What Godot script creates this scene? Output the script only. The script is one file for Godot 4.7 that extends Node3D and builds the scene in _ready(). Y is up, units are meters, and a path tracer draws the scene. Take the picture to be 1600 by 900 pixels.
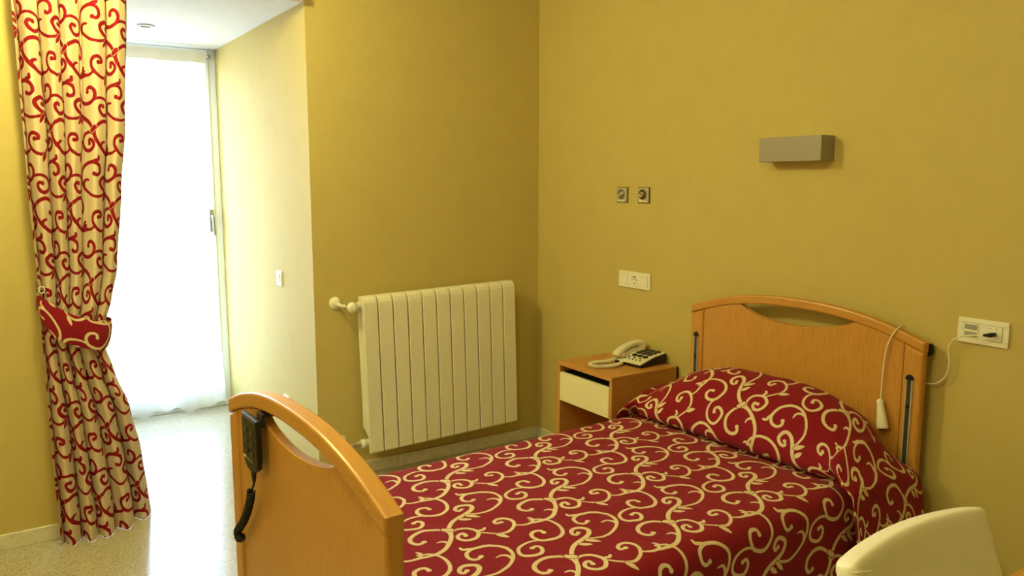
extends Node3D
# A care-home bedroom: bed with a scroll-patterned bedspread, curtained alcove with a balcony door.
# World: x runs along the radiator wall to the right (corner at x = 0), z comes out of that wall, y is up, metres.

const BED_AT := Vector3(-0.118, 0.0, 1.3031)      # headboard front corner on the nightstand side
const BED_TURN := -0.0472
const MESH_L := 1.9253                            # outer face of the footboard
const BED_W := 0.98

var taken := {}
var M := {}

# ---------------------------------------------------------------- helpers
func numbered(called: String) -> String:
	if not taken.has(called):
		taken[called] = 0
		return called
	taken[called] += 1
	return "%s_%03d" % [called, taken[called]]

func thing(called: String, label: String, category: String, at := Vector3.ZERO, group := "") -> Node3D:
	var o := Node3D.new()
	o.name = numbered(called)
	add_child(o)
	o.position = at
	tag(o, label, category, group)
	return o

func tag(o: Node3D, label: String, category: String, group := "") -> Node3D:
	o.set_meta("label", label)
	o.set_meta("category", category)
	if group != "":
		o.set_meta("group", group)
	return o

func mi(called: String, mesh: Mesh, mat: Material, parent: Node = null) -> MeshInstance3D:
	var o := MeshInstance3D.new()
	o.mesh = mesh
	o.material_override = mat
	o.cast_shadow = GeometryInstance3D.SHADOW_CASTING_SETTING_ON
	if parent == null:
		o.name = numbered(called)
		add_child(o)
	else:
		o.name = called
		parent.add_child(o, true)
	return o

func struct(called: String, mesh: Mesh, mat: Material) -> MeshInstance3D:
	var o := mi(called, mesh, mat)
	o.set_meta("kind", "structure")
	return o

func new_st() -> SurfaceTool:
	var st := SurfaceTool.new()
	st.begin(Mesh.PRIMITIVE_TRIANGLES)
	return st

func done(st: SurfaceTool) -> ArrayMesh:
	st.generate_normals()
	return st.commit()

func tri(st: SurfaceTool, a: Vector3, b: Vector3, c: Vector3, n: Vector3) -> void:
	if (c - a).cross(b - a).dot(n) < 0.0:
		var t := b
		b = c
		c = t
	st.add_vertex(a)
	st.add_vertex(b)
	st.add_vertex(c)

func quad(st: SurfaceTool, a: Vector3, b: Vector3, c: Vector3, d: Vector3, n: Vector3) -> void:
	tri(st, a, b, c, n)
	tri(st, a, c, d, n)

# chamfered box between two corners
func add_box(st: SurfaceTool, lo: Vector3, hi: Vector3, bev := 0.0, xf := Transform3D()) -> void:
	st.set_smooth_group(-1)
	var c := (lo + hi) * 0.5
	var h := (hi - lo) * 0.5
	var b := minf(bev, minf(h.x, minf(h.y, h.z)) * 0.95)
	var p := func(sx: int, sy: int, sz: int, ax: int) -> Vector3:
		var q := Vector3(sx * h.x, sy * h.y, sz * h.z)
		if ax != 0: q.x -= sx * b
		if ax != 1: q.y -= sy * b
		if ax != 2: q.z -= sz * b
		return xf * (c + q)
	var rot := xf.basis
	for s in [-1, 1]:
		quad(st, p.call(s, -1, -1, 0), p.call(s, 1, -1, 0), p.call(s, 1, 1, 0), p.call(s, -1, 1, 0), rot * Vector3(s, 0, 0))
		quad(st, p.call(-1, s, -1, 1), p.call(1, s, -1, 1), p.call(1, s, 1, 1), p.call(-1, s, 1, 1), rot * Vector3(0, s, 0))
		quad(st, p.call(-1, -1, s, 2), p.call(1, -1, s, 2), p.call(1, 1, s, 2), p.call(-1, 1, s, 2), rot * Vector3(0, 0, s))
	if b <= 0.0:
		return
	for s in [-1, 1]:
		for t in [-1, 1]:
			quad(st, p.call(s, t, -1, 0), p.call(s, t, 1, 0), p.call(s, t, 1, 1), p.call(s, t, -1, 1), rot * Vector3(s, t, 0))
			quad(st, p.call(s, -1, t, 0), p.call(s, 1, t, 0), p.call(s, 1, t, 2), p.call(s, -1, t, 2), rot * Vector3(s, 0, t))
			quad(st, p.call(-1, s, t, 1), p.call(1, s, t, 1), p.call(1, s, t, 2), p.call(-1, s, t, 2), rot * Vector3(0, s, t))
			for u in [-1, 1]:
				tri(st, p.call(s, t, u, 0), p.call(s, t, u, 1), p.call(s, t, u, 2), rot * Vector3(s, t, u))

func box(lo: Vector3, hi: Vector3, bev := 0.0) -> ArrayMesh:
	var st := new_st()
	add_box(st, lo, hi, bev)
	return done(st)

# polygon in x, y pushed along z from z0 to z1, rims chamfered
func add_extrude(st: SurfaceTool, poly: PackedVector2Array, z0: float, z1: float, bev := 0.0, xf := Transform3D(), rounds := 1) -> void:
	st.set_smooth_group(-1)
	if Geometry2D.is_polygon_clockwise(poly):
		poly = poly.duplicate()
		poly.reverse()
	var n := poly.size()
	var nrm := PackedVector2Array()
	for i in n:
		var e0 := (poly[i] - poly[(i + n - 1) % n]).normalized()
		var e1 := (poly[(i + 1) % n] - poly[i]).normalized()
		var a := Vector2(e0.y, -e0.x)
		var b := Vector2(e1.y, -e1.x)
		var m := a + b
		nrm.append(m / maxf(0.5, 1.0 + a.dot(b)))
	var ins := func(d: float) -> PackedVector2Array:
		var o := PackedVector2Array()
		for i in n:
			o.append(poly[i] - nrm[i] * d)
		return o
	var rings: Array = []
	if bev > 0.0:
		for k in range(rounds + 1):
			var a := PI / 2.0 * k / rounds
			rings.append([ins.call(bev * (1.0 - sin(a))), z0 + bev * (1.0 - cos(a))])
		for k in range(rounds, -1, -1):
			var a := PI / 2.0 * k / rounds
			rings.append([ins.call(bev * (1.0 - sin(a))), z1 - bev * (1.0 - cos(a))])
	else:
		rings = [[poly, z0], [poly, z1]]
	for k in rings.size() - 1:
		var r0: PackedVector2Array = rings[k][0]
		var r1: PackedVector2Array = rings[k + 1][0]
		var za: float = rings[k][1]
		var zb: float = rings[k + 1][1]
		for i in n:
			var j := (i + 1) % n
			var e := (poly[j] - poly[i]).normalized()
			var side := Vector3(e.y, -e.x, 0)
			if absf(zb - za) < 1e-9: continue
			quad(st, xf * Vector3(r0[i].x, r0[i].y, za), xf * Vector3(r0[j].x, r0[j].y, za), xf * Vector3(r1[j].x, r1[j].y, zb), xf * Vector3(r1[i].x, r1[i].y, zb), xf.basis * side)
	for k in [0, rings.size() - 1]:
		var r: PackedVector2Array = rings[k][0]
		var z: float = rings[k][1]
		var ids := Geometry2D.triangulate_polygon(r)
		for i in range(0, ids.size(), 3):
			var f := func(q: int) -> Vector3: return xf * Vector3(r[q].x, r[q].y, z)
			tri(st, f.call(ids[i]), f.call(ids[i + 1]), f.call(ids[i + 2]), xf.basis * Vector3(0, 0, -1 if k == 0 else 1))

func extrude(poly: PackedVector2Array, z0: float, z1: float, bev := 0.0, xf := Transform3D(), rounds := 1) -> ArrayMesh:
	var st := new_st()
	add_extrude(st, poly, z0, z1, bev, xf, rounds)
	return done(st)

# profile of (radius, height) turned round the y axis of xf
func add_lathe(st: SurfaceTool, prof: Array, seg := 20, xf := Transform3D(), smooth := true) -> void:
	st.set_smooth_group(0 if smooth else -1)
	for i in prof.size() - 1:
		var a: Vector2 = prof[i]
		var b: Vector2 = prof[i + 1]
		var dirn := Vector2(b.y - a.y, a.x - b.x)   # outward for profiles that run upwards
		for k in seg:
			var t0 := TAU * k / seg
			var t1 := TAU * (k + 1) / seg
			var q := func(p: Vector2, t: float) -> Vector3: return xf * Vector3(p.x * cos(t), p.y, p.x * sin(t))
			var tm := (t0 + t1) * 0.5
			var n := xf.basis * Vector3(dirn.x * cos(tm), dirn.y, dirn.x * sin(tm))
			if a.x > 1e-7:
				tri(st, q.call(a, t0), q.call(a, t1), q.call(b, t1), n)
			if b.x > 1e-7:
				tri(st, q.call(a, t0), q.call(b, t1), q.call(b, t0), n)

func lathe(prof: Array, seg := 20, xf := Transform3D(), smooth := true) -> ArrayMesh:
	var st := new_st()
	add_lathe(st, prof, seg, xf, smooth)
	return done(st)

func smooth_path(pts: Array, per := 8) -> PackedVector3Array:
	var out := PackedVector3Array()
	for i in pts.size() - 1:
		var p0: Vector3 = pts[maxi(i - 1, 0)]
		var p1: Vector3 = pts[i]
		var p2: Vector3 = pts[i + 1]
		var p3: Vector3 = pts[mini(i + 2, pts.size() - 1)]
		for k in per:
			out.append(p1.cubic_interpolate(p2, p0, p3, float(k) / per))
	out.append(pts[-1])
	return out

func add_tube(st: SurfaceTool, path: PackedVector3Array, radius, sides := 8, flat := Vector2.ONE) -> void:
	st.set_smooth_group(0)
	var n := path.size()
	var u := Vector3.UP
	var rings := []
	for i in n:
		var d := (path[mini(i + 1, n - 1)] - path[maxi(i - 1, 0)]).normalized()
		if i == 0 and absf(d.dot(u)) > 0.9:
			u = Vector3.RIGHT
		u = (u - d * u.dot(d)).normalized()
		var w := d.cross(u)
		var r: float = radius[i] if radius is Array or radius is PackedFloat32Array else radius
		var ring := PackedVector3Array()
		for k in sides:
			var a := TAU * k / sides
			ring.append(path[i] + (u * cos(a) * flat.x + w * sin(a) * flat.y) * r)
		rings.append(ring)
	for i in n - 1:
		for k in sides:
			var j := (k + 1) % sides
			var mid: Vector3 = (rings[i][k] + rings[i][j]) * 0.5 - path[i]
			quad(st, rings[i][k], rings[i][j], rings[i + 1][j], rings[i + 1][k], mid)
	for e in [0, n - 1]:
		var d := (path[0] - path[1]) if e == 0 else (path[n - 1] - path[n - 2])
		st.set_smooth_group(-1)
		for k in range(1, sides - 1):
			tri(st, rings[e][0], rings[e][k], rings[e][k + 1], d)

func tube(path: PackedVector3Array, radius, sides := 8, flat := Vector2.ONE) -> ArrayMesh:
	var st := new_st()
	add_tube(st, path, radius, sides, flat)
	return done(st)

# a sheet of nx by ny cells; at(i, j) gives [position, uv]
func sheet(nx: int, ny: int, at: Callable, flip := false) -> ArrayMesh:
	var st := new_st()
	st.set_smooth_group(0)
	for j in ny + 1:
		for i in nx + 1:
			var r: Array = at.call(float(i) / nx, float(j) / ny)
			st.set_uv(r[1])
			st.add_vertex(r[0])
	for j in ny:
		for i in nx:
			var a := j * (nx + 1) + i
			var b := a + 1
			var c := a + nx + 2
			var d := a + nx + 1
			for k in ([a, c, b, a, d, c] if flip else [a, b, c, a, c, d]):
				st.add_index(k)
	st.generate_normals()
	return st.commit()

func curve(table: Array, x: float) -> float:
	if x <= table[0][0]: return table[0][1]
	for i in table.size() - 1:
		if x <= table[i + 1][0]:
			var t: float = (x - table[i][0]) / (table[i + 1][0] - table[i][0])
			t = t * t * (3.0 - 2.0 * t) * 0.5 + t * 0.5
			return lerpf(table[i][1], table[i + 1][1], t)
	return table[-1][1]

# ---------------------------------------------------------------- materials
func mat(color: Color, rough: float, metal := 0.0, spec := 0.5) -> StandardMaterial3D:
	var m := StandardMaterial3D.new()
	m.albedo_color = color
	m.roughness = rough
	m.metallic = metal
	m.metallic_specular = spec
	return m

func noise_tex(freq: float, colors: Array, octaves := 4, seed_ := 1, size := 512, kind := FastNoiseLite.TYPE_SIMPLEX_SMOOTH) -> NoiseTexture2D:
	var n := FastNoiseLite.new()
	n.seed = seed_
	n.noise_type = kind
	n.frequency = freq
	n.fractal_octaves = octaves
	var t := NoiseTexture2D.new()
	t.width = size
	t.height = size
	t.seamless = true
	t.noise = n
	if colors.size():
		var g := Gradient.new()
		var offs := PackedFloat32Array()
		var cols := PackedColorArray()
		for i in colors.size():
			offs.append(float(i) / (colors.size() - 1))
			cols.append(colors[i])
		g.offsets = offs
		g.colors = cols
		t.color_ramp = g
	return t

func paint(color: Color, rough := 0.75) -> StandardMaterial3D:
	var m := mat(color, rough, 0.0, 0.4)
	m.albedo_texture = M.paint_tone
	m.uv1_triplanar = true
	m.uv1_world_triplanar = true
	m.uv1_scale = Vector3.ONE * 0.6
	m.normal_enabled = true
	m.normal_texture = M.paint_bump
	m.normal_scale = 0.03
	return m

func wood(tint: Color, scale_: Vector3, rough := 0.38) -> StandardMaterial3D:
	var m := mat(tint, rough, 0.0, 0.5)
	m.albedo_texture = M.wood_tone
	m.uv1_triplanar = true
	m.uv1_scale = scale_
	m.clearcoat_enabled = true
	m.clearcoat = 0.15
	m.clearcoat_roughness = 0.25
	return m

# the scroll motif of the fabric, in millimetres from its knot: [tapering of the width, points x, y ...]; x runs towards the headboard, y across the bed
const SCROLL := [
	[6.5, 5.0, 6, -6, 21, -24, 41, -40, 65, -51, 89, -58, 112, -67, 128, -80, 134, -95, 126, -107, 107, -115, 91, -109, 82, -94, 88, -85, 100, -91],
	[3.0, 5.5, 64, -49, 92, -54, 119, -44, 150, -39, 184, -48, 217, -69, 237, -94, 243, -120, 236, -144, 211, -167, 176, -176, 152, -169, 140, -156, 138, -136, 151, -125, 166, -130],
	[5.0, 4.0, 176, -176, 160, -182, 148, -186, 147, -198],
	[5.0, 2.0, 222, -76, 223, -93, 213, -105, 194, -105],
	[4.0, 6.0, -11, 30, -6, 14, -10, -4, -26, -21, -53, -33, -80, -30, -103, -17, -113, 3, -108, 21, -96, 27, -84, 22],
	[6.5, 3.5, -3, 21, -17, 45, -37, 68, -63, 89, -89, 98, -115, 97, -141, 93, -165, 90, -186, 77],
	[5.0, 2.0, -40, 72, -40, 59, -48, 50, -61, 48],
	[4.5, 3.0, -144, 92, -132, 88, -124, 77, -125, 67, -129, 62],
	[4.0, 5.5, -7, 24, 5, 14, 23, 10, 45, 17, 57, 33, 60, 53, 52, 69, 36, 82, 16, 81, 1, 70, -2, 54, 9, 41, 23, 40, 22, 54],
	[4.5, 4.0, 60, 48, 71, 51, 78, 53, 87, 46],
	[3.0, 5.5, 63, 61, 82, 82, 100, 95, 123, 100, 151, 87, 171, 63, 174, 40, 163, 24, 145, 20, 130, 28, 128, 40, 144, 42],
	[4.0, 5.5, -133, 76, -108, 87, -90, 113, -89, 148, -103, 182, -128, 201, -154, 201, -180, 188, -188, 165, -180, 146, -164, 139, -150, 144, -147, 157],
	[3.0, 5.5, -168, 196, -183, 186, -206, 179, -231, 181, -255, 192, -268, 212, -266, 231, -248, 243, -228, 246, -213, 236, -206, 219, -214, 208, -227, 211],
]
const LEAVES := [[88, -52, 118, -20], [60, -42, 89, -21], [93, 93, 110, 128]]
const TILE := Vector2(0.348, 0.605)
const TILE_PX := Vector2i(800, 1391)

func stamp(f: PackedFloat32Array, x: float, y: float, r: float) -> void:
	var R := r + 1.0
	for j in range(floori(y - R), ceili(y + R) + 1):
		for i in range(floori(x - R), ceili(x + R) + 1):
			var c := clampf(r + 0.7 - Vector2(i - x, j - y).length(), 0.0, 1.6)
			if c > 0.0:
				var at := posmod(j, TILE_PX.y) * TILE_PX.x + posmod(i, TILE_PX.x)
				f[at] = maxf(f[at], c)

# a bare rim round a shape, where the ground shows between it and the strokes beneath
func carve(f: PackedFloat32Array, x: float, y: float, r: float) -> void:
	var R := r + 2.0
	for j in range(floori(y - R), ceili(y + R) + 1):
		for i in range(floori(x - R), ceili(x + R) + 1):
			var at := posmod(j, TILE_PX.y) * TILE_PX.x + posmod(i, TILE_PX.x)
			f[at] = minf(f[at], clampf(Vector2(i - x, j - y).length() - r + 0.35, 0.0, 1.6))

func scroll_field(grow := 0.0) -> PackedFloat32Array:
	var f := PackedFloat32Array()
	f.resize(TILE_PX.x * TILE_PX.y)
	var k := TILE_PX.x / TILE.x / 1000.0
	for o in [Vector2.ZERO, TILE * 500.0]:
		var put := func(p: Vector2, r: float) -> void: stamp(f, (o.x + p.x) * k, (o.y + p.y) * k, (r + grow) * k)
		var clear := func(p: Vector2, r: float) -> void: carve(f, (o.x + p.x) * k, (o.y + p.y) * k, (r + grow) * k)
		for s in SCROLL:
			var pts := PackedVector2Array()
			for i in range(2, s.size(), 2):
				pts.append(Vector2(s[i], s[i + 1]))
			var n := pts.size()
			for i in n - 1:
				var steps := maxi(4, int(pts[i].distance_to(pts[i + 1]) * k / 1.6))
				for q in steps:
					var t := float(q) / steps
					var p := pts[i].cubic_interpolate(pts[i + 1], pts[maxi(i - 1, 0)], pts[mini(i + 2, n - 1)], t)
					var a := (i + t) / (n - 1)
					var r: float = (lerpf(s[0], s[1], a) + 1.6 * sin(PI * a) + 0.3) * 0.89
					put.call(p, r)
			put.call(pts[n - 1], float(s[1]) * 0.85 + (2.4 if s[1] >= 5.0 else 0.0))
		for pass_ in 2:
			for q in 7:
				var p := Vector2(-7 + q * 2.4, -9 + q * 2.0)
				if pass_ == 0: clear.call(p, 10.4)
				else: put.call(p, 8.3)
		for l in LEAVES:
			for pass_ in 2:
				for q in 21:
					var t := q / 20.0
					var p := Vector2(l[0], l[1]).lerp(Vector2(l[2], l[3]), t)
					var r := 7.5 * pow(sin(PI * pow(t, 0.75)), 0.8) + 0.4
					if pass_ == 0: clear.call(p, r + 1.5)
					else: put.call(p, r)
	return f

func fabric(field: PackedFloat32Array, ground: Color, line: Color, edge: Color, thread: float) -> ImageTexture:
	var im := Image.create(TILE_PX.x, TILE_PX.y, false, Image.FORMAT_RGB8)
	var rng := RandomNumberGenerator.new()
	rng.seed = 5
	var slub := PackedFloat32Array()
	for i in TILE_PX.x: slub.append(rng.randf_range(-1, 1))
	var n := FastNoiseLite.new()
	n.seed = 9
	n.frequency = 0.05
	for y in TILE_PX.y:
		for x in TILE_PX.x:
			var c := field[y * TILE_PX.x + x]
			var g := 1.0 + thread * (0.55 * slub[x] * 0.6 + 0.8 * n.get_noise_2d(x * 7.0, y * 0.6) + 0.35 * (1.0 if (x + y) % 4 < 2 else -1.0))
			var base := Color(ground.r * g, ground.g * g, ground.b * g)
			var l := Color(line.r * (1.0 + (g - 1.0) * 0.5), line.g * (1.0 + (g - 1.0) * 0.5), line.b * (1.0 + (g - 1.0) * 0.5))
			var col := base
			if c > 0.0:
				col = base.lerp(edge, clampf(c / 0.5, 0, 1)) if c < 0.5 else edge.lerp(l, clampf((c - 0.5) / 0.9, 0, 1))
			im.set_pixel(x, y, col)
	return ImageTexture.create_from_image(im)

func terrazzo() -> ImageTexture:
	var s := 1024
	var im := Image.create(s, s, false, Image.FORMAT_RGB8)
	im.fill(Color(0.80, 0.77, 0.70))
	var rng := RandomNumberGenerator.new()
	rng.seed = 21
	var tones := [Color(0.88, 0.86, 0.80), Color(0.70, 0.66, 0.58), Color(0.62, 0.56, 0.47), Color(0.84, 0.80, 0.72), Color(0.50, 0.44, 0.36), Color(0.92, 0.90, 0.86), Color(0.76, 0.71, 0.62)]
	for k in 15000:
		var cx := rng.randi_range(0, s - 1)
		var cy := rng.randi_range(0, s - 1)
		var r := pow(rng.randf(), 2.0) * 4.0 + 1.0
		var ex := rng.randf_range(0.6, 1.4)
		var col: Color = tones[rng.randi() % tones.size()]
		if r > 3.2 and col.r < 0.6: r = 2.2
		var R := ceili(r * 1.5)
		for j in range(-R, R + 1):
			for i in range(-R, R + 1):
				if absf(i * ex) + absf(j / ex) * 0.8 < r and i * i + j * j < r * r * 1.6:
					im.set_pixel(posmod(cx + i, s), posmod(cy + j, s), col)
	return ImageTexture.create_from_image(im)

func materials() -> void:
	M.paint_tone = noise_tex(0.012, [Color(0.975, 0.972, 0.968), Color(1, 1, 1), Color(0.985, 0.982, 0.978)], 5, 3)
	M.paint_bump = noise_tex(0.16, [], 3, 4)
	M.paint_bump.as_normal_map = true
	M.paint_bump.bump_strength = 4.0
	M.wood_tone = noise_tex(0.03, [Color(0.89, 0.86, 0.82), Color(0.96, 0.95, 0.93), Color(1, 1, 1), Color(0.93, 0.91, 0.88)], 5, 11)
	M.wall = paint(Color(0.79, 0.715, 0.455))
	M.white_paint = paint(Color(0.87, 0.87, 0.865))
	M.floor = mat(Color(0.88, 0.87, 0.85), 0.16, 0.0, 0.5)
	M.floor.albedo_texture = terrazzo()
	M.floor.uv1_triplanar = true
	M.floor.uv1_world_triplanar = true
	M.floor.uv1_scale = Vector3.ONE * 1.25
	M.skirting = mat(Color(0.88, 0.86, 0.80), 0.22)
	M.skirting.albedo_texture = noise_tex(0.03, [Color(0.9, 0.89, 0.87), Color(1, 1, 1), Color(0.95, 0.94, 0.92)], 5, 8, 256)
	M.skirting.uv1_triplanar = true
	M.skirting.uv1_world_triplanar = true
	M.skirting.uv1_scale = Vector3.ONE * 2.0
	M.wood_up = wood(Color(0.81, 0.585, 0.285), Vector3(9, 0.55, 9))
	M.wood_across = wood(Color(0.81, 0.585, 0.285), Vector3(0.55, 9, 9))
	M.wood_ns = wood(Color(0.80, 0.565, 0.285), Vector3(0.8, 9, 9))
	M.brown_metal = mat(Color(0.45, 0.36, 0.30), 0.35, 0.6)
	M.grey_plastic_dark = mat(Color(0.26, 0.25, 0.23), 0.4)
	M.button = mat(Color(0.07, 0.07, 0.07), 0.4)
	M.enamel = mat(Color(0.94, 0.92, 0.85), 0.35)
	M.plastic = mat(Color(0.95, 0.94, 0.90), 0.28)
	M.plastic_old = mat(Color(0.93, 0.90, 0.82), 0.35)
	M.drawer = mat(Color(0.95, 0.91, 0.76), 0.4)
	M.black = mat(Color(0.035, 0.035, 0.035), 0.45)
	M.black_soft = mat(Color(0.03, 0.03, 0.03), 0.7)
	M.grey_mark = mat(Color(0.5, 0.5, 0.48), 0.6)
	M.chrome = mat(Color(0.85, 0.84, 0.82), 0.18, 1.0)
	M.steel = mat(Color(0.62, 0.61, 0.58), 0.38, 1.0)
	M.alu_paint = mat(Color(0.61, 0.575, 0.55), 0.5, 0.2)
	M.plate_metal = mat(Color(0.74, 0.71, 0.66), 0.45, 0.15)
	M.grey_plastic = mat(Color(0.62, 0.62, 0.60), 0.5)
	M.leatherette = mat(Color(0.97, 0.95, 0.90), 0.42)
	M.frame_white = mat(Color(0.90, 0.92, 0.91), 0.35)
	M.glass = mat(Color(0.95, 0.98, 0.97, 0.06), 0.02)
	M.glass.transparency = BaseMaterial3D.TRANSPARENCY_ALPHA
	M.frosted = mat(Color(0.9, 0.9, 0.88), 0.5)
	M.sheer = mat(Color(0.95, 0.95, 0.94, 0.62), 0.9, 0.0, 0.1)
	M.sheer.transparency = BaseMaterial3D.TRANSPARENCY_ALPHA
	M.sheer.backlight_enabled = true
	M.sheer.backlight = Color(0.97, 0.97, 0.96)
	M.sheer.cull_mode = BaseMaterial3D.CULL_DISABLED
	M.sheer_band = M.sheer.duplicate()
	M.sheer_band.albedo_color = Color(0.90, 0.89, 0.84, 1.0)
	M.sheer_band.backlight = Color(0.42, 0.41, 0.38)
	M.rail_wood = mat(Color(0.80, 0.70, 0.52), 0.5)
	M.mattress = mat(Color(0.85, 0.85, 0.82), 0.9)
	M.concrete = mat(Color(0.80, 0.78, 0.74), 0.9)
	M.globe = mat(Color(0.95, 0.93, 0.88), 0.4)
	M.globe.emission_enabled = true
	M.globe.emission = Color(1.0, 0.96, 0.62)
	M.globe.emission_energy_multiplier = 1.6
	var field := scroll_field()
	M.spread = mat(Color(1, 1, 1), 0.82, 0.0, 0.25)
	M.spread.albedo_texture = fabric(field, Color(0.53, 0.09, 0.155), Color(0.87, 0.79, 0.65), Color(0.36, 0.17, 0.13), 0.13)
	M.spread.rim_enabled = true
	M.spread.rim = 0.12
	M.spread.rim_tint = 0.7
	M.spread.cull_mode = BaseMaterial3D.CULL_DISABLED
	M.curtain = mat(Color(1, 1, 1), 0.85, 0.0, 0.2)
	M.curtain.albedo_texture = fabric(scroll_field(1.5), Color(0.83, 0.75, 0.62), Color(0.55, 0.10, 0.15), Color(0.60, 0.33, 0.27), 0.05)
	M.curtain.backlight_enabled = true
	M.curtain.backlight = Color(0.32, 0.30, 0.27)
	M.curtain.cull_mode = BaseMaterial3D.CULL_DISABLED

# ---------------------------------------------------------------- the place
func _ready() -> void:
	var cam := Camera3D.new()
	cam.name = "camera"
	add_child(cam)
	cam.fov = rad_to_deg(2.0 * atan(450.0 / 1217.84))
	cam.position = Vector3(-2.5353, 1.4769, 3.6278)
	cam.rotation = Vector3(deg_to_rad(-7.7179), deg_to_rad(-33.0256), deg_to_rad(0.0748))
	cam.near = 0.05
	cam.current = true
	var we := WorldEnvironment.new()
	we.name = "environment"
	var env := Environment.new()
	env.tonemap_mode = Environment.TONE_MAPPER_LINEAR
	env.tonemap_exposure = 1.0
	env.background_mode = Environment.BG_SKY
	var sky := Sky.new()
	var air := ProceduralSkyMaterial.new()
	air.sky_top_color = Color(0.70, 0.85, 1.0)
	air.sky_horizon_color = Color(0.83, 0.92, 1.0)
	air.ground_horizon_color = Color(0.80, 0.82, 0.82)
	air.ground_bottom_color = Color(0.66, 0.66, 0.65)
	air.energy_multiplier = 25.0
	sky.sky_material = air
	env.sky = sky
	env.ambient_light_source = Environment.AMBIENT_SOURCE_DISABLED
	env.sdfgi_enabled = true
	env.ssao_enabled = true
	env.ssil_enabled = true
	we.environment = env
	add_child(we)
	materials()
	shell()
	balcony_door()
	bed()
	bedspread()
	radiator()
	curtain()
	nightstand()
	telephone()
	wall_fittings()
	call_cord()
	hand_control()
	chair_and_table()
	ceiling_lamps()

func shell() -> void:
	var H := 2.65
	struct("floor", box(Vector3(-4.5, -0.12, -1.9), Vector3(0.15, 0, 5.0)), M.floor)
	struct("wall_right", box(Vector3(0, 0, -0.03), Vector3(0.15, H, 5.0)), M.wall)
	struct("wall_back", box(Vector3(-1.313, 0, -0.03), Vector3(0, H, 0)), M.wall)
	struct("wall_pier", box(Vector3(-4.4, 0, -0.03), Vector3(-2.431, H, 0)), M.wall)
	struct("wall_lintel", box(Vector3(-2.431, 2.30, -0.03), Vector3(-1.313, H, 0)), M.wall)
	struct("wall_left", box(Vector3(-4.55, 0, -0.03), Vector3(-4.4, H, 5.0)), M.wall)
	struct("wall_front", box(Vector3(-4.4, 0, 4.9), Vector3(0, H, 5.05)), M.wall)
	struct("ceiling", box(Vector3(-4.55, H, -0.03), Vector3(0.15, H + 0.12, 5.05)), M.white_paint)
	# alcove: its right wall opens very slightly towards the room
	struct("wall_alcove_right", extrude(PackedVector2Array([Vector2(-1.313, 0.03), Vector2(-1.16, 0.03), Vector2(-1.16, 1.78), Vector2(-1.347, 1.78)]), 0.0, 2.30, 0.0, Transform3D(Basis(Vector3(1, 0, 0), Vector3(0, 0, -1), Vector3(0, 1, 0)), Vector3.ZERO)), M.wall)
	struct("wall_alcove_left", box(Vector3(-2.58, 0, -1.78), Vector3(-2.431, 2.30, -0.03)), M.wall)
	struct("ceiling_alcove", box(Vector3(-2.58, 2.30, -1.78), Vector3(-1.16, 2.42, -0.03)), M.white_paint)
	# stone skirting, laid in lengths
	var runs := [["baseboard_back", Vector3(-1.313, 0, 0), Vector3(1, 0, 0), Vector3(0, 0, 1), 1.301], ["baseboard_right", Vector3(0, 0, 0), Vector3(0, 0, 1), Vector3(-1, 0, 0), 4.9], ["baseboard_pier", Vector3(-2.431, 0, 0), Vector3(-1, 0, 0), Vector3(0, 0, 1), 1.96]]
	for r in runs:
		var holder := Node3D.new()
		holder.name = r[0]
		holder.set_meta("kind", "structure")
		add_child(holder)
		var at := 0.0
		while at < r[4] - 0.01:
			var l: float = minf(0.42, r[4] - at)
			var a: Vector3 = r[1] + r[2] * (at + 0.0008)
			var b: Vector3 = r[1] + r[2] * (at + l - 0.0008) + r[3] * 0.012 + Vector3(0, 0.064, 0)
			mi("skirting_stone", box(Vector3(minf(a.x, b.x), 0, minf(a.z, b.z)), Vector3(maxf(a.x, b.x), b.y, maxf(a.z, b.z)), 0.0015), M.skirting, holder)
			at += l

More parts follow.
